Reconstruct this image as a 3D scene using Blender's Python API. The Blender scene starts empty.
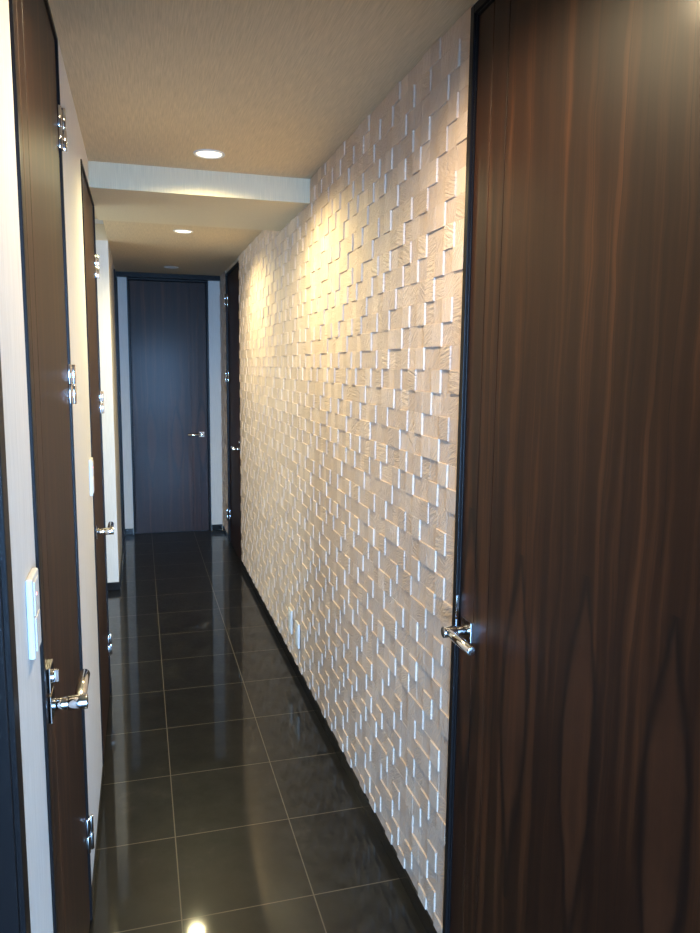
import bpy, bmesh, math, random
from mathutils import Matrix, Vector
random.seed(7)
S = bpy.context.scene
COL = S.collection

# ------------------------------------------------------------------ camera
YAW, PITCH, ROLL, FPX, EYE = 0.2798, 0.1352, -0.0111, 732.86, 1.5
fw = Vector((math.sin(YAW)*math.cos(PITCH), math.cos(YAW)*math.cos(PITCH), -math.sin(PITCH)))
rt = Vector((math.cos(YAW), -math.sin(YAW), 0)); dn = fw.cross(rt)
r2 = math.cos(ROLL)*rt + math.sin(ROLL)*dn
d2 = -math.sin(ROLL)*rt + math.cos(ROLL)*dn
cd = bpy.data.cameras.new('camera'); cam = bpy.data.objects.new('camera', cd); COL.objects.link(cam)
m = Matrix.Identity(4)
for i in range(3):
    m[i][0] = r2[i]; m[i][1] = -d2[i]; m[i][2] = -fw[i]
m[2][3] = EYE
cam.matrix_world = m
cd.sensor_fit = 'VERTICAL'; cd.sensor_height = 36; cd.lens = FPX/933*36; cd.clip_start = 0.02
S.camera = cam
vs = S.view_settings
vs.view_transform = 'Standard'; vs.look = 'None'; vs.gamma = 1; vs.use_curve_mapping = False
vs.exposure = 0.0

# ------------------------------------------------------------------ world + daylight
DAY = (0.27, 0.55, 1.0)
w = bpy.data.worlds.new('world'); S.world = w; w.use_nodes = True
bg = w.node_tree.nodes['Background']; bg.inputs[0].default_value = (0.45, 0.65, 1.0, 1); bg.inputs[1].default_value = 1.0

def area(name, loc, rot, sx, sy, power, color):
    l = bpy.data.lights.new(name, 'AREA'); l.shape = 'RECTANGLE'; l.size = sx; l.size_y = sy
    l.energy = power; l.color = color
    o = bpy.data.objects.new(name, l); COL.objects.link(o); o.location = loc; o.rotation_euler = rot
    return o
# daylight falling through the two windows (each lamp fills its window opening, outside the glass)
area('daylight_back_window', (0.3, -6.06, 1.2), (math.radians(90), 0, 0), 5.4, 2.05, 3150, DAY)
area('daylight_side_window', (-2.16, 4.2, 1.3), (0, math.radians(-90), 0), 1.6, 1.2, 34, (0.85, 1.0, 0.97))

# ------------------------------------------------------------------ dimensions (metres)
XR, XL, CEIL, YE = 0.705, -0.165, 2.27, 6.66
LAMP_POWER = 72

# ------------------------------------------------------------------ material helpers
class NT:
    def __init__(s, name):
        s.m = bpy.data.materials.new(name); s.m.use_nodes = True
        s.t = s.m.node_tree; s.b = s.t.nodes['Principled BSDF']
    def n(s, typ, **k):
        o = s.t.nodes.new(typ)
        for a, v in k.items(): setattr(o, a, v)
        return o
    def l(s, a, b): s.t.links.new(a, b)
    def put(s, v, sock):
        if isinstance(v, (int, float)): sock.default_value = v
        elif isinstance(v, tuple): sock.default_value = v if len(v) == 4 else (*v, 1) if sock.type == 'RGBA' else v
        else: s.l(v, sock)
    def M(s, op, a, b=0.0, c=0.0, clamp=False):
        o = s.n('ShaderNodeMath', operation=op); o.use_clamp = clamp
        for v, k in zip((a, b, c), o.inputs): s.put(v, k)
        return o.outputs[0]
    def vec(s, x, y, z=0.0):
        o = s.n('ShaderNodeCombineXYZ')
        for v, k in zip((x, y, z), o.inputs): s.put(v, k)
        return o.outputs[0]
    def noise(s, v, scale=1.0, detail=3.0, rough=0.5):
        o = s.n('ShaderNodeTexNoise'); s.l(v, o.inputs['Vector'])
        o.inputs['Scale'].default_value = scale; o.inputs['Detail'].default_value = detail; o.inputs['Roughness'].default_value = rough
        return o.outputs['Fac']
    def ramp(s, f, stops):
        o = s.n('ShaderNodeValToRGB'); s.l(f, o.inputs[0]); e = o.color_ramp.elements
        while len(e) < len(stops): e.new(0.5)
        for el, (p, c) in zip(e, stops): el.position = p; el.color = (*c, 1) if len(c) == 3 else c
        return o.outputs[0]
    def mix(s, f, a, b, mode='MIX'):
        o = s.n('ShaderNodeMix', data_type='RGBA', blend_type=mode)
        s.put(f, o.inputs[0]); s.put(a, o.inputs[6]); s.put(b, o.inputs[7])
        return o.outputs[2]
    def bump(s, h, strength, dist):
        o = s.n('ShaderNodeBump'); s.l(h, o.inputs['Height']); o.inputs['Strength'].default_value = strength; o.inputs['Distance'].default_value = dist
        s.l(o.outputs[0], s.b.inputs['Normal'])
    def xyz(s, kind='Object'):
        tc = s.n('ShaderNodeTexCoord'); sp = s.n('ShaderNodeSeparateXYZ'); s.l(tc.outputs[kind], sp.inputs[0])
        return sp.outputs
    def set(s, **k):
        for a, v in k.items():
            s.put(v, s.b.inputs[a.replace('_', ' ')])

def plain(name, color, rough, metal=0.0, **k):
    t = NT(name); t.set(Base_Color=color, Roughness=rough, Metallic=metal, **k); return t.m

def wallpaper(name, axis, col, amp=0.10):
    """woven paper with fine streaks running along one axis"""
    t = NT(name); x, y, z = t.xyz()
    if axis == 'z': v = t.vec(t.M('MULTIPLY', x, 420.0), t.M('MULTIPLY', y, 420.0), t.M('MULTIPLY', z, 9.0))
    else:           v = t.vec(t.M('MULTIPLY', x, 330.0), t.M('MULTIPLY', y, 12.0), t.M('MULTIPLY', z, 330.0))
    f = t.noise(v, 1.0, 4.0, 0.6)
    lo = tuple(c*(1-amp) for c in col); hi = tuple(min(1, c*(1+amp)) for c in col)
    t.set(Base_Color=t.ramp(f, [(0.3, lo), (0.7, hi)]), Roughness=0.75)
    t.bump(f, 0.25, 0.001)
    return t.m

def tile_material():
    """embossed beige mosaic: every tile has its own tone and ripple direction (stored per tile)"""
    t = NT('beige_mosaic_tile')
    a = t.n('ShaderNodeAttribute', attribute_name='tile'); sp = t.n('ShaderNodeSeparateColor'); t.l(a.outputs['Color'], sp.inputs[0])
    tone, ang, kind = sp.outputs
    x, y, z = t.xyz()
    th = t.M('MULTIPLY', ang, 3.14159)
    c, s_ = t.M('COSINE', th), t.M('SINE', th)
    u = t.M('ADD', t.M('MULTIPLY', y, c), t.M('MULTIPLY', z, s_))
    v = t.M('SUBTRACT', t.M('MULTIPLY', z, c), t.M('MULTIPLY', y, s_))
    rip = t.noise(t.vec(t.M('MULTIPLY', u, 150.0), t.M('MULTIPLY', v, 32.0), t.M('MULTIPLY', ang, 37.0)), 1.0, 4.0, 0.6)
    base = t.ramp(tone, [(0.0, (0.62, 0.475, 0.37)), (0.5, (0.70, 0.545, 0.425)), (1.0, (0.77, 0.605, 0.475))])
    st = t.noise(t.vec(t.M('MULTIPLY', y, 55.0), t.M('MULTIPLY', z, 1.5), 0.0), 1.0, 3.0, 0.6)
    base = t.mix(t.M('MULTIPLY', t.M('GREATER_THAN', st, 0.6), 0.18), base, (0.58, 0.40, 0.27))
    t.set(Base_Color=base, Roughness=0.55)
    t.bump(rip, 1.0, 0.007)
    return t.m

def floor_material():
    t = NT('black_polished_stone_tile'); x, y, z = t.xyz()
    T = 0.3690
    def edge(c, off):
        q = t.M('MULTIPLY', t.M('SUBTRACT', c, off), 1/T)
        f = t.M('FRACT', t.M('ADD', q, 100.0))
        return t.M('MULTIPLY', t.M('MINIMUM', f, t.M('SUBTRACT', 1.0, f)), T), t.M('FLOOR', q)
    ex, ix = edge(x, 0.073); ey, iy = edge(y, 1.865)
    d = t.M('MINIMUM', ex, ey)
    g = t.M('LESS_THAN', d, 0.0017)
    wn = t.n('ShaderNodeTexWhiteNoise'); wn.noise_dimensions = '3D'; t.l(t.vec(ix, iy, 0.0), wn.inputs[0])
    pos = t.vec(x, y, t.M('MULTIPLY', wn.outputs[0], 9.0))
    n1 = t.noise(pos, 9.0, 8.0, 0.65); n2 = t.noise(pos, 60.0, 5.0, 0.7); n3 = t.noise(pos, 420.0, 3.0, 0.7)
    stone = t.ramp(n1, [(0.35, (0.003, 0.003, 0.004)), (0.6, (0.009, 0.009, 0.009)), (0.8, (0.026, 0.024, 0.022))])
    t.set(Base_Color=t.mix(g, stone, (0.11, 0.095, 0.075)),
          Roughness=t.M('MULTIPLY_ADD', n2, 0.2, 0.28), Specular_IOR_Level=0.12,
          Coat_Weight=t.M('MULTIPLY_ADD', g, -0.5, 0.7), Coat_Roughness=0.05)
    h = t.M('ADD', t.M('ADD', t.M('MULTIPLY', n2, 0.5), t.M('MULTIPLY', n3, 0.35)), t.M('MULTIPLY', g, -2.0))
    t.bump(h, 0.10, 0.001)
    cb = t.n('ShaderNodeBump'); t.l(n1, cb.inputs['Height']); cb.inputs['Strength'].default_value = 0.02; cb.inputs['Distance'].default_value = 0.001; t.l(cb.outputs[0], t.b.inputs['Coat Normal'])
    return t.m

def veneer():
    """glossy dark rosewood veneer; UV = metres from the handle edge / metres up"""
    t = NT('rosewood_veneer'); uv = t.n('ShaderNodeUVMap', uv_map='UVMap'); sp = t.n('ShaderNodeSeparateXYZ'); t.l(uv.outputs[0], sp.inputs[0])
    u0, v = sp.outputs[0], sp.outputs[1]
    warp = t.noise(t.vec(t.M('MULTIPLY', u0, 9.0), t.M('MULTIPLY', v, 2.2), 0.0), 1.0, 3.0, 0.55)
    wv = t.M('SUBTRACT', warp, 0.5)
    u = t.M('MULTIPLY_ADD', wv, 0.050, u0)
    # veneer leaves, each with one spindle-shaped figure
    q = t.M('MULTIPLY', t.M('SUBTRACT', u, 0.265), 1/0.22)
    fr = t.M('SUBTRACT', t.M('FRACT', t.M('ADD', q, 20.5)), 0.5)
    leaf = t.M('FLOOR', t.M('ADD', q, 20.5))
    ax = t.M('ABSOLUTE', t.M('MULTIPLY', fr, 0.22))
    wn = t.n('ShaderNodeTexWhiteNoise'); wn.noise_dimensions = '1D'; t.l(leaf, wn.inputs['W'])
    rl = wn.outputs[0]
    def spindle(zlo, zhi, wid, k, sk=1.0):
        tt = t.M('MULTIPLY', t.M('SUBTRACT', v, t.M('MULTIPLY_ADD', rl, 0.06, zlo)), 1/(zhi-zlo))
        tc = t.M('MINIMUM', t.M('MAXIMUM', tt, 0.0), 1.0)
        s_ = t.M('POWER', t.M('MAXIMUM', t.M('SINE', t.M('MULTIPLY', t.M('POWER', tc, sk), math.pi)), 0.0), k)
        inside = t.M('MULTIPLY', t.M('GREATER_THAN', tt, 0.0), t.M('LESS_THAN', tt, 1.0))
        d = t.M('ABSOLUTE', t.M('SUBTRACT', ax, t.M('MULTIPLY', s_, wid)))
        return d, inside, t.M('MULTIPLY', inside, t.M('LESS_THAN', ax, t.M('MULTIPLY', s_, wid)))
    def line(d, wd, mask=1.0):
        return t.M('MULTIPLY', t.M('EXPONENT', t.M('MULTIPLY', t.M('POWER', t.M('DIVIDE', d, wd), 2.0), -1.0)), mask)
    d1, in1, body = spindle(0.40, 1.14, 0.046, 1.1, 1.35)
    wl = t.noise(t.vec(t.M('MULTIPLY', u0, 12.0), t.M('MULTIPLY', v, 8.0), 2.0), 1.0, 2.0, 0.5)
    l1 = line(d1, t.M('MULTIPLY_ADD', wl, 0.018, 0.0005), in1)
    l2 = line(t.M('ABSOLUTE', t.M('SUBTRACT', ax, t.M('MULTIPLY_ADD', warp, 0.03, 0.072))), 0.0016)
    l3 = line(t.M('ABSOLUTE', t.M('SUBTRACT', ax, t.M('MULTIPLY_ADD', rl, 0.04, 0.028))), 0.0014, t.M('GREATER_THAN', v, 1.22))
    g1 = t.noise(t.vec(t.M('MULTIPLY', u, 30.0), t.M('MULTIPLY', v, 0.7), 3.0), 1.0, 3.0, 0.55)
    g2 = t.noise(t.vec(t.M('MULTIPLY', u, 420.0), t.M('MULTIPLY', v, 7.0), 5.0), 1.0, 3.0, 0.6)
    g3 = t.noise(t.vec(t.M('MULTIPLY', u, 14.0), t.M('MULTIPLY', v, 9.0), 8.0), 1.0, 4.0, 0.6)
    f = t.M('ADD', t.M('MULTIPLY', g1, 0.85), t.M('MULTIPLY', g2, 0.15))
    col = t.ramp(f, [(0.28, (0.011, 0.0045, 0.003)), (0.50, (0.028, 0.010, 0.0045)), (0.76, (0.105, 0.037, 0.013))])
    col = t.mix(t.M('MULTIPLY', body, t.M('MULTIPLY', g3, 0.8)), col, (0.080, 0.030, 0.013))
    dark = t.M('ADD', t.M('MULTIPLY', l1, 0.82), t.M('ADD', t.M('MULTIPLY', l2, 0.45), t.M('MULTIPLY', l3, 0.6)), clamp=True)
    col = t.mix(dark, col, (0.008, 0.004, 0.003))
    t.set(Base_Color=col, Roughness=0.48, IOR=1.33, Coat_Weight=0.09, Coat_Roughness=0.17, Coat_IOR=1.35)
    t.bump(g2, 0.06, 0.0006)
    return t.m

def glass_material():
    t = NT('clear_glass'); t.t.nodes.remove(t.b)
    tr = t.n('ShaderNodeBsdfTransparent'); gl = t.n('ShaderNodeBsdfGlossy'); gl.inputs['Roughness'].default_value = 0.02
    mx = t.n('ShaderNodeMixShader'); mx.inputs[0].default_value = 0.06
    t.l(tr.outputs[0], mx.inputs[1]); t.l(gl.outputs[0], mx.inputs[2])
    t.l(mx.outputs[0], t.t.nodes['Material Output'].inputs[0])
    return t.m

def glow(name, color, strength):
    t = NT(name); t.set(Base_Color=(0.8, 0.8, 0.8), Emission_Color=color, Emission_Strength=strength); return t.m

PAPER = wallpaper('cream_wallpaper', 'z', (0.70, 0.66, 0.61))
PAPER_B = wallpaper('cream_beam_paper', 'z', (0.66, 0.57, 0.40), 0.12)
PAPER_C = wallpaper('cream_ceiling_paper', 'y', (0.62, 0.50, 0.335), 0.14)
TILE = tile_material(); FLOOR = floor_material(); WOOD = veneer()
FRAME = plain('black_satin_frame', (0.010, 0.008, 0.008), 0.35, Specular_IOR_Level=0.15)
BASE = plain('black_gloss_skirting', (0.008, 0.008, 0.009), 0.12)
CHROME = plain('polished_chrome', (0.80, 0.80, 0.82), 0.07, 1.0)
STEEL = plain('satin_steel', (0.55, 0.55, 0.57), 0.25, 1.0)
PLASTIC = plain('white_plastic', (0.70, 0.68, 0.64), 0.4)
DARKHOLE = plain('dark_slot', (0.02, 0.02, 0.02), 0.6)
WHITEMETAL = plain('white_enamel', (0.78, 0.77, 0.74), 0.4)
LENS_ON = glow('lit_lamp_lens', (1.0, 0.86, 0.62), 3)
LENS_OFF = plain('unlit_lamp_lens', (0.62, 0.62, 0.62), 0.3)
LED = glow('red_indicator', (1.0, 0.05, 0.03), 3)
GLASS = glass_material()

# ------------------------------------------------------------------ mesh helpers
def box(bm, lo, hi, bev=0.0, seg=2):
    lo, hi = [min(a, b) for a, b in zip(lo, hi)], [max(a, b) for a, b in zip(lo, hi)]
    vs_ = [bm.verts.new((x, y, z)) for x in (lo[0], hi[0]) for y in (lo[1], hi[1]) for z in (lo[2], hi[2])]
    fs = [bm.faces.new([vs_[i] for i in f]) for f in ((0,1,3,2), (4,6,7,5), (0,4,5,1), (2,3,7,6), (0,2,6,4), (1,5,7,3))]
    if bev:
        es = list({e for f in fs for e in f.edges})
        bmesh.ops.bevel(bm, geom=es, offset=bev, segments=seg, profile=0.5, affect='EDGES')

def rod(bm, a, b, prof, n=32):
    """lathe along a->b; prof = list of (t metres from a, radius)"""
    a, b = Vector(a), Vector(b); d = (b-a).normalized()
    up = Vector((0, 0, 1)) if abs(d.z) < 0.9 else Vector((1, 0, 0))
    e1 = d.cross(up).normalized(); e2 = d.cross(e1)
    rings = []
    for t_, r in prof:
        c = a + d*t_
        rings.append([bm.verts.new(c)] if r < 1e-6 else [bm.verts.new(c + r*(math.cos(2*math.pi*i/n)*e1 + math.sin(2*math.pi*i/n)*e2)) for i in range(n)])
    for p, q in zip(rings, rings[1:]):
        for i in range(n):
            j = (i+1) % n
            vs_ = [p[0]] if len(p) == 1 else [p[i], p[j]]
            vs_ = vs_ + ([q[0]] if len(q) == 1 else [q[j], q[i]])
            if len(vs_) > 2:
                try: bm.faces.new(vs_).smooth = True
                except ValueError: pass

def cyl(bm, a, b, r, c=0.001):
    L = (Vector(b)-Vector(a)).length
    rod(bm, a, b, [(0, 0), (0, r-c), (c*0.3, r-c*0.3), (c, r), (L-c, r), (L-c*0.3, r-c*0.3), (L, r-c), (L, 0)])

def obj(name, bm, mat, parent=None, loc=(0, 0, 0), uv=False, mats=None):
    bmesh.ops.recalc_face_normals(bm, faces=bm.faces)
    me = bpy.data.meshes.new(name); bm.to_mesh(me); bm.free()
    me.materials.append(mat)
    o = bpy.data.objects.new(name, me); COL.objects.link(o)
    o.location = loc
    if parent: o.parent = parent
    return o

def tag(o, label=None, cat=None, group=None, kind=None):
    for k, v in (('label', label), ('category', cat), ('group', group), ('kind', kind)):
        if v: o[k] = v
    return o

def empty(name, loc):
    o = bpy.data.objects.new(name, None); o.empty_display_size = 0.1; COL.objects.link(o); o.location = loc; return o

def boxes(name, mat, lst, parent=None, bev=0.0, **k):
    bm = bmesh.new()
    for lo, hi in lst: box(bm, lo, hi, bev)
    return obj(name, bm, mat, parent, **k)

# ------------------------------------------------------------------ shell
st = lambda o, lab, cat: tag(o, lab, cat, kind='structure')
WT = 0.12
st(boxes('floor', FLOOR, [((-3.2, -6.1, -0.1), (3.8, 7.0, 0.0))]), 'glossy black stone tile floor with thin pale grout lines', 'floor')
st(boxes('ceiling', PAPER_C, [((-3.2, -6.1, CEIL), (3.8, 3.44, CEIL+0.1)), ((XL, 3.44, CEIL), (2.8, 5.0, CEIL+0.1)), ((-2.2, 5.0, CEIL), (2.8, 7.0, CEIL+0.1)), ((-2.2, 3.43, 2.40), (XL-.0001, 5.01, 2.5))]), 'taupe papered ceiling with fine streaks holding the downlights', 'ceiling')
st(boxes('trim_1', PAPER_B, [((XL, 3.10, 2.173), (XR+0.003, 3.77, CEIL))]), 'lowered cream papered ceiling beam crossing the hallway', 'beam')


def leftwall(name, spans, lab):
    l = []
    for y0, y1, z0 in spans: l.append(((XL-WT, y0, z0), (XL, y1, CEIL)))
    return st(boxes(name, PAPER, l), lab, 'wall')
FT = 2.25      # top of the tall door frames
leftwall('wall_left', [(-0.08, 0.11, 0), (0.11, 0.95, FT), (0.95, 1.22, 0), (1.22, 1.94, FT), (1.94, 2.65, 0), (2.65, 3.385, 2.165), (3.385, 3.44, 0)],
         'cream papered left wall pierced by the dark doors')
st(boxes('wall_left_far', PAPER, [((XL-WT, 5.0+WT, 0), (XL, 6.0, CEIL)), ((XL-WT, 6.0, FT-0.03), (XL, 6.62, CEIL)), ((XL-WT, 6.62, 0), (XL, YE, CEIL)),
                                   ((-2.2, 5.0, 0), (XL, 5.0+WT, CEIL)), ((-2.2, 5.011, CEIL+.1), (XL, 5.0+WT, 2.5))]),
   'pale wall corner beyond the left side passage, facing the hallway', 'wall')
st(boxes('wall_passage', PAPER, [((-2.2, 3.44-WT, 0), (XL-WT, 3.44, CEIL)), ((-2.2, 3.44, 0), (-2.1, 3.6, CEIL)), ((-2.2, 4.8, 0), (-2.1, 5.0, CEIL)),
                                 ((-2.2, 3.6, 0), (-2.1, 4.8, 0.5)), ((-2.2, 3.6, 2.1), (-2.1, 4.8, CEIL))]),
   'cream walls of the passage opening off the left side', 'wall')
st(boxes('wall_end', PAPER, [((XL-WT, YE, 0), (-0.082, YE+0.1, CEIL)), ((0.603, YE, 0), (XR+WT, YE+0.1, CEIL)), ((-0.082, YE, 2.215), (0.603, YE+0.1, CEIL))]),
   'bluish end wall showing as narrow strips beside the end door', 'wall')
st(boxes('ceiling_shade_strip', FRAME, [((XL, 6.60, 2.232), (XR, YE, CEIL))]), 'thin dark strip added as the shade of the ceiling above the end door', 'painted ceiling shade')  # no real moulding: black colour stands in for the shaded ceiling here
# right wall body behind the mosaic
XB = XR+0.004
st(boxes('wall_right_backing', PAPER, [((XB, -0.08, 0), (XB+WT, 0.665, CEIL)), ((XB, 0.665, FT+0.012), (XB+WT, 1.55, CEIL)), ((XB, 1.546, 0), (XB+WT, 5.37, CEIL)),
                                ((XB, 5.37, FT-0.008), (XB+WT, 6.20, CEIL)), ((XB, 6.20, 0), (XB+WT, YE, CEIL))]),
   'plain right wall around the doors behind the mosaic', 'wall')
# room behind the viewer, with the window that lights the hallway
st(boxes('wall_room', PAPER, [((-3.2, -6.0, 0), (-3.1, -0.08, CEIL)), ((3.7, -6.0, 0), (3.8, -0.08, CEIL)),
                              ((-3.1, -0.2, 0), (XL-WT, -0.08, CEIL)), ((XB+WT, -0.2, 0), (3.7, -0.08, CEIL)),
                              ((XL-WT, -0.2, 0), (XL-.02, -0.08, 1.84)), ((XB+.02, -0.2, 0), (XB+WT, -0.08, 1.84)), ((XL-WT, -0.2, 1.84), (XB+WT, -0.08, CEIL)),  # unseen doorway header, added and set low to hold daylight off the beam
                              ((-3.2, -6.1, 0), (-2.4, -6.0, CEIL)), ((3.0, -6.1, 0), (3.8, -6.0, CEIL)),
                              ((-2.4, -6.1, 0), (3.0, -6.0, 0.15)), ((-2.4, -6.1, 2.22), (3.0, -6.0, CEIL))]),
   'pale walls of the daylit room behind the hallway, with an added low header shading the beam', 'wall')
def window(name, axis, c, a0, a1, z0, z1, n, lab):
    r = st(empty(name, (c, (a0+a1)/2, z0) if axis == 'x' else ((a0+a1)/2, c, z0)), lab, 'window')
    o = r.location
    def P(a, z, dpt): return Vector((c+dpt, a, z) if axis == 'x' else (a, c+dpt, z)) - o
    fr = [(P(a0, z0, -.02), P(a0+.04, z1, .02)), (P(a1-.04, z0, -.02), P(a1, z1, .02)), (P(a0+.04, z0, -.02), P(a1-.04, z0+.04, .02)), (P(a0+.04, z1-.04, -.02), P(a1-.04, z1, .02))]
    for i in range(1, n):
        q = a0+(a1-a0)*i/n; fr.append((P(q-.02, z0+.04, -.015), P(q+.02, z1-.04, .015)))
    boxes('window_frame', WHITEMETAL, fr, r)
    for i in range(n):
        q0, q1 = a0+(a1-a0)*i/n+.022+(.02 if i == 0 else 0), a0+(a1-a0)*(i+1)/n-.022-(.02 if i == n-1 else 0)
        boxes('pane', GLASS, [(P(q0, z0+.042, -.002), P(q1, z1-.042, .002))], r)
window('window_1', 'y', -6.03, -2.4, 3.0, 0.15, 2.22, 6, 'wide window of the room behind the hallway')
window('window_2', 'x', -2.13, 3.6, 4.8, 0.5, 2.1, 2, 'window at the end of the left side passage')

# mosaic wall: one relief surface, tiles on a 56 mm grid with two thicknesses
PAT = [{0, 1}, {2, 4}, {0, 3}, {1, 2}, {2, 4}]
def mosaic(name, y0, y1, lab):
    bm = bmesh.new(); lay = bm.loops.layers.color.new('tile')
    G = 0.056; k0 = math.floor((y0-1.66)/G); k1 = math.ceil((y1-1.66)/G)
    zb, zt = 0.058, CEIL-0.0005
    r0 = math.floor((1.607-zt)/G); r1 = math.ceil((1.607-zb)/G)
    for r in range(r0, r1):
        for k in range(k0, k1):
            ya, yb = max(y0, 1.66+k*G), min(y1, 1.66+(k+1)*G); za, zc = max(zb, 1.607-(r+1)*G), min(zt, 1.607-r*G)
            if yb-ya < .002 or zc-za < .002: continue
            hgh = (k % 5) in PAT[r % 5]
            x = XR - (0.0041 if hgh else 0.0) + random.uniform(-.0004, .0004)
            c = .0007
            o = [(XB, ya, za), (XB, yb, za), (XB, yb, zc), (XB, ya, zc)]
            q = [(x+c, *p[1:]) for p in o]
            i = [(x, ya+c, za+c), (x, yb-c, za+c), (x, yb-c, zc-c), (x, ya+c, zc-c)]
            O, Q, I = [[bm.verts.new(v) for v in s] for s in (o, q, i)]
            colr = (random.random(), random.random(), 1.0 if hgh else 0.0, 1.0)
            fs = [bm.faces.new(I)]
            for j in range(4):
                jj = (j+1) % 4
                fs.append(bm.faces.new((Q[j], Q[jj], I[jj], I[j]))); fs.append(bm.faces.new((O[j], O[jj], Q[jj], Q[j])))
            for f in fs:
                for lp in f.loops: lp[lay] = colr
    return st(obj(name, bm, TILE), lab, 'wall')
mosaic('wall_right', 1.546, 5.37, 'long right wall of raised beige mosaic tiles')
mosaic('wall_right_far', 6.20, YE-0.001, 'short dim strip of mosaic wall past the far right door')

BH = 0.056
def skirting(name, lst, lab): st(boxes(name, BASE, lst, bev=.0015), lab, 'baseboard')
skirting('baseboard_right', [((XR-.004, 1.551, 0.0005), (XB-.0005, 5.369, BH))], 'black skirting below the long mosaic wall')
skirting('baseboard_right_far', [((XR-.004, 6.201, 0.0005), (XB-.0005, YE-.012, BH))], 'black skirting below the short far mosaic strip')
skirting('baseboard_end', [((XL+.001, YE-.009, 0.0005), (-.084, YE-.0005, BH)), ((.605, YE-.009, 0.0005), (XR-.006, YE-.0005, BH))], 'black skirting on both sides of the end door')
skirting('baseboard_left', [((XL+.0005, 0.951, 0.0005), (XL+.004, 1.218, BH)), ((XL+.0005, 1.942, 0.0005), (XL+.004, 2.648, BH)), ((XL+.0005, 3.388, 0.0005), (XL+.004, 3.439, BH))], 'thin black skirting along the cream left wall')
skirting('baseboard_corner', [((-2.09, 4.991, 0.0005), (XL+.009, 4.9995, BH)), ((XL+.0005, 5.0, 0.0005), (XL+.009, 5.998, BH))], 'black skirting wrapping the pale corner past the passage')

# ------------------------------------------------------------------ doors
def door(name, origin, ux, nz, W, H, label, prot=0.010, recess=0.007, hinges=True, handle='plain', jamb=0.030, lever_z=0.905, stop=True, strike=False, hz3=(.257, 1.45, 2.045)):
    """local frame: x across from the handle-side outer edge of the frame, y out of the wall, z up"""
    root = st(empty(name, origin), label, 'door')
    R3 = Matrix((ux, nz, (0, 0, 1))).transposed()
    def put(pname, bm, mat, parent):
        uv = bm.loops.layers.uv.new('UVMap')
        for f in bm.faces:
            for lp in f.loops: lp[uv].uv = (lp.vert.co.x-jamb, lp.vert.co.z)
        for v in bm.verts: v.co = R3 @ v.co
        return obj(pname, bm, mat, parent)
    bm = bmesh.new(); dp = -0.10
    box(bm, (0, dp, 0.0005), (jamb*.72, prot, H), .0015); box(bm, (W-jamb*.72, dp, 0.0005), (W, prot, H), .0015)
    box(bm, (jamb*.72, dp, H-jamb*.72), (W-jamb*.72, prot, H), .0015)
    if stop:   # inner rebate, a little lower than the casing
        box(bm, (jamb*.72, dp, 0.0005), (jamb-.003, prot-.006, H-jamb*.72), .001); box(bm, (W-jamb+.003, dp, 0.0005), (W-jamb*.72, prot-.006, H-jamb*.72), .001)
        box(bm, (jamb-.003, dp, H-jamb+.003), (W-jamb+.003, prot-.006, H-jamb*.72), .001)
    # rebate behind the leaf and a low threshold close the gaps
    box(bm, (0, -.10, .0005), (jamb+.012, -.055, H-.001)); box(bm, (W-jamb-.012, -.10, .0005), (W, -.055, H-.001))
    box(bm, (jamb+.012, -.10, H-jamb-.012), (W-jamb-.012, -.055, H-.001)); box(bm, (jamb, -.10, .0005), (W-jamb, -recess-.003, .0065))
    put('door_frame', bm, FRAME, root)
    # leaf with two vertical grooves near the handle edge
    bm = bmesh.new(); f = -recess; x0, x1 = jamb, W-jamb; z1 = H-jamb; z0 = .008
    box(bm, (x0, f-.036, z0), (x1, f-.004, z1))
    g1, g2 = x0+.070, x0+.138
    for a, b in ((x0, g1-.0012), (g1+.0012, g2-.0012), (g2+.0012, x1)): box(bm, (a, f-.0045, z0), (b, f, z1), .0006, 1)
    leaf = put('door_leaf', bm, WOOD, root)
    if handle:
        hx = x0+.052
        bm = bmesh.new(); box(bm, (hx-.024, f-.001, lever_z-.024), (hx+.024, f+.009, lever_z+.024), .0015)
        put('backplate', bm, CHROME, leaf)
        bm = bmesh.new()
        cyl(bm, (hx, f+.006, lever_z), (hx, f+.034, lever_z), .0108)
        cyl(bm, (hx, f+.033, lever_z), (hx, f+.065, lever_z), .0130)
        cyl(bm, (hx+.002, f+.0515, lever_z), (hx+.122, f+.0515, lever_z), .0103, .0015)
        tag(put('lever_handle', bm, CHROME, leaf))
        if handle == 'lock':
            lz = lever_z+.052
            bm = bmesh.new(); box(bm, (hx-.024, f-.001, lz-.022), (hx+.024, f+.009, lz+.022), .0015)
            put('lock_plate', bm, CHROME, leaf)
            bm = bmesh.new(); cyl(bm, (hx, f+.006, lz), (hx, f+.014, lz), .012); box(bm, (hx-.0035, f+.013, lz-.011), (hx+.0035, f+.020, lz+.011), .0015)
            put('thumb_turn', bm, CHROME, leaf)
    if strike:
        bm = bmesh.new(); box(bm, (jamb-.006, prot-.0065, .895), (jamb-.001, prot+.0005, .975), .001); put('strike_plate', bm, CHROME, root)
    if hinges:
        for hz in hz3:
            hx_, hy_ = W-jamb*.35, prot+.005
            bm = bmesh.new()
            for a, b in ((hz-.048, hz-.001), (hz+.001, hz+.048)): cyl(bm, (hx_, hy_, a), (hx_, hy_, b), .0062)
            for a, b in ((hz-.048, hz-.001), (hz+.001, hz+.048)):
                cyl(bm, (hx_-.017, f+.003, a), (hx_-.017, f+.003, b), .0065)
                box(bm, (hx_-.017, f+.001, a+.001), (hx_, f+.004, b-.001), .0005, 1)
            put('hinge', bm, CHROME, root)
    return root
Xp, Xm, Yp, Ym = (1, 0, 0), (-1, 0, 0), (0, 1, 0), (0, -1, 0)
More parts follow.
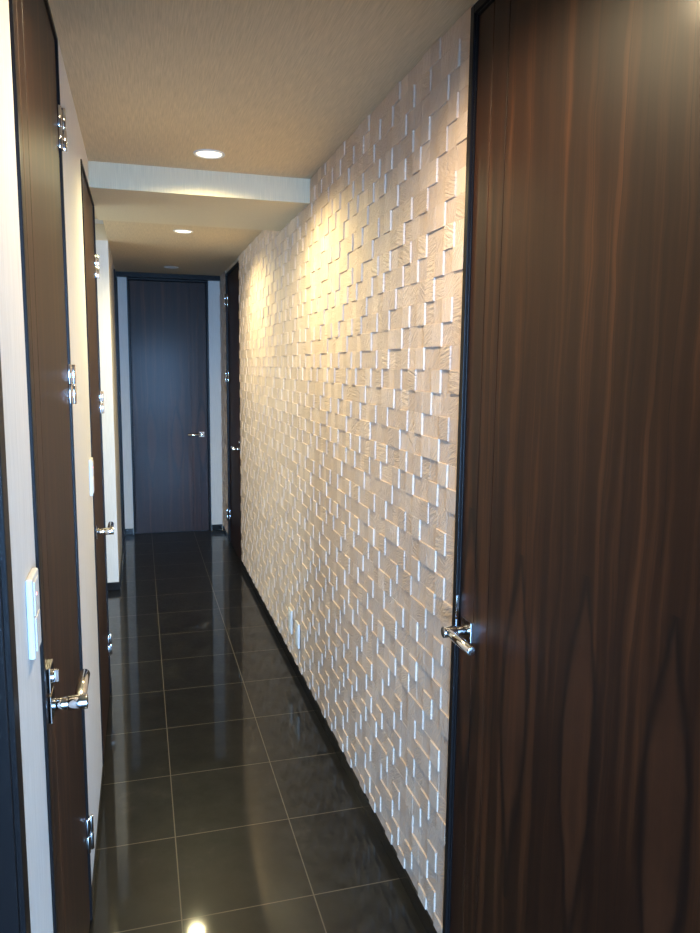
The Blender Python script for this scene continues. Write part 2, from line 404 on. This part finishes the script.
door('door_1', (XL, 1.222, 0), Yp, Xp, .716, FT-.002, 'dark veneer door on the left wall right behind the light switch, with chrome lock and lever', handle='lock', prot=.005, recess=.001, jamb=.016, lever_z=.917)
door('door_2', (XL, 2.652, 0), Yp, Xp, .731, 2.163, 'second dark veneer door on the left, partly under the ceiling beam', prot=.004, recess=.002, jamb=.014, hz3=(.235, 1.335, 1.91))
door('door_3', (.601, YE, 0), Xm, Ym, .681, 2.2315, 'dark door closing the far end of the hallway', hinges=False, lever_z=.885, jamb=.022)
door('door_4', (XB-.004, 1.545, 0), Ym, Xm, .878, FT+.01, prot=.005, recess=.004, jamb=.026, label='large glossy rosewood door filling the right foreground', strike=True, lever_z=.909)
door('door_5', (XB-.004, 5.372, 0), Yp, Xm, .826, FT-.01, 'narrow-looking black door in the right wall beyond the mosaic', handle='lock', recess=.012, jamb=.014, lever_z=.885, prot=.004, hz3=(.235, 1.41, 2.03))
door('door_6', (XL, 6.618, 0), Ym, Xp, .616, FT-.032, 'dark door seen edge-on at the far left, beside the end wall', hinges=False, prot=.012, handle=None)
door('door_7', (XL, .112, 0), Yp, Xp, .836, FT-.002, 'dark framed door cut off by the left edge of the photo', hinges=False, handle=None, prot=.010, recess=.02, jamb=.05)

# ------------------------------------------------------------------ downlights
def downlight(y, lit, label, group=None, power=1.0):
    x = 0.27
    r = tag(empty('downlight', (x, y, CEIL)), label, 'ceiling light', group)
    bm = bmesh.new(); rod(bm, (0, 0, 0), (0, 0, -1), [(-.0005, .058), (.0015, .0578), (.004, .055), (.005, .051), (.003, .047), (.0008, .0455)], 48)
    obj('trim_ring', bm, WHITEMETAL, r)
    bm = bmesh.new(); rod(bm, (0, 0, 0), (0, 0, -1), [(.0006, .0455), (.0018, .036), (.0026, .02), (.003, 0)], 48)
    obj('lamp_lens', bm, LENS_ON if lit else LENS_OFF, r)
    if lit:
        l = bpy.data.lights.new('downlight_beam', 'SPOT'); l.energy = LAMP_POWER*power; l.color = (1.0, 0.80, 0.50) if y < 2 else (1.0, 0.88, 0.48)
        l.spot_size = math.radians(162); l.spot_blend = 0.7; l.shadow_soft_size = .04
        o = bpy.data.objects.new('downlight_beam', l); COL.objects.link(o); o.location = (0, 0, -.02); o.parent = r
    return r
downlight(1.34, True, 'lit downlight over the near doors, above the top of the photo', power=0.72)
downlight(2.86, True, 'large bright round downlight in front of the ceiling beam')
downlight(4.50, True, 'smaller lit downlight just past the ceiling beam')
downlight(6.15, False, 'unlit downlight in the dim ceiling near the end door')

# ------------------------------------------------------------------ switches and outlets
def plate(name, side, y, z, hw, hh, label, cat, group=None, kind='switch'):
    X = XL if side > 0 else XR-.0041
    r = tag(empty(name, (X, y, z)), label, cat, group)
    s = side
    boxes('cover_plate', PLASTIC, [((0.0002*s, -hw, -hh), (.0095*s, hw, hh))], r, bev=.0025)
    if kind == 'switch':
        for i in range(2):
            zc = (.5-i)*hh*.9
            boxes('rocker', PLASTIC, [((.009*s, -hw*.62, zc-hh*.42), (.0112*s, hw*.62, zc+hh*.42))], r, bev=.001)
        boxes('indicator_light', LED, [((.0110*s, -hw*.3, hh*.50), (.0118*s, -hw*.3+.004, hh*.50+.004))], r)
    else:
        boxes('socket_face', PLASTIC, [((.009*s, -hw*.55, -hh*.75), (.0115*s, hw*.55, hh*.75))], r, bev=.001)
        for zc in (-.022, .022):
            for yc in (-.006, .006): boxes('socket_slot', DARKHOLE, [((.0113*s, yc-.001, zc-.004), (.0117*s, yc+.001, zc+.004))], r)
plate('light_switch', 1, 1.140, 1.132, .035, .060, 'white light switch with a red indicator on the nearest left wall strip', 'light switch')
plate('light_switch', 1, 2.545, 1.13, .035, .060, 'small switch seen edge-on between the two left doors', 'light switch')
plate('wall_outlet', -1, 3.47, .240, .035, .060, 'white outlet low on the mosaic wall, farther of the two', 'outlet', 'outlets low on the mosaic wall', 'outlet')
plate('wall_outlet', -1, 3.30, .230, .035, .060, 'white outlet low on the mosaic wall, nearer of the two', 'outlet', 'outlets low on the mosaic wall', 'outlet')
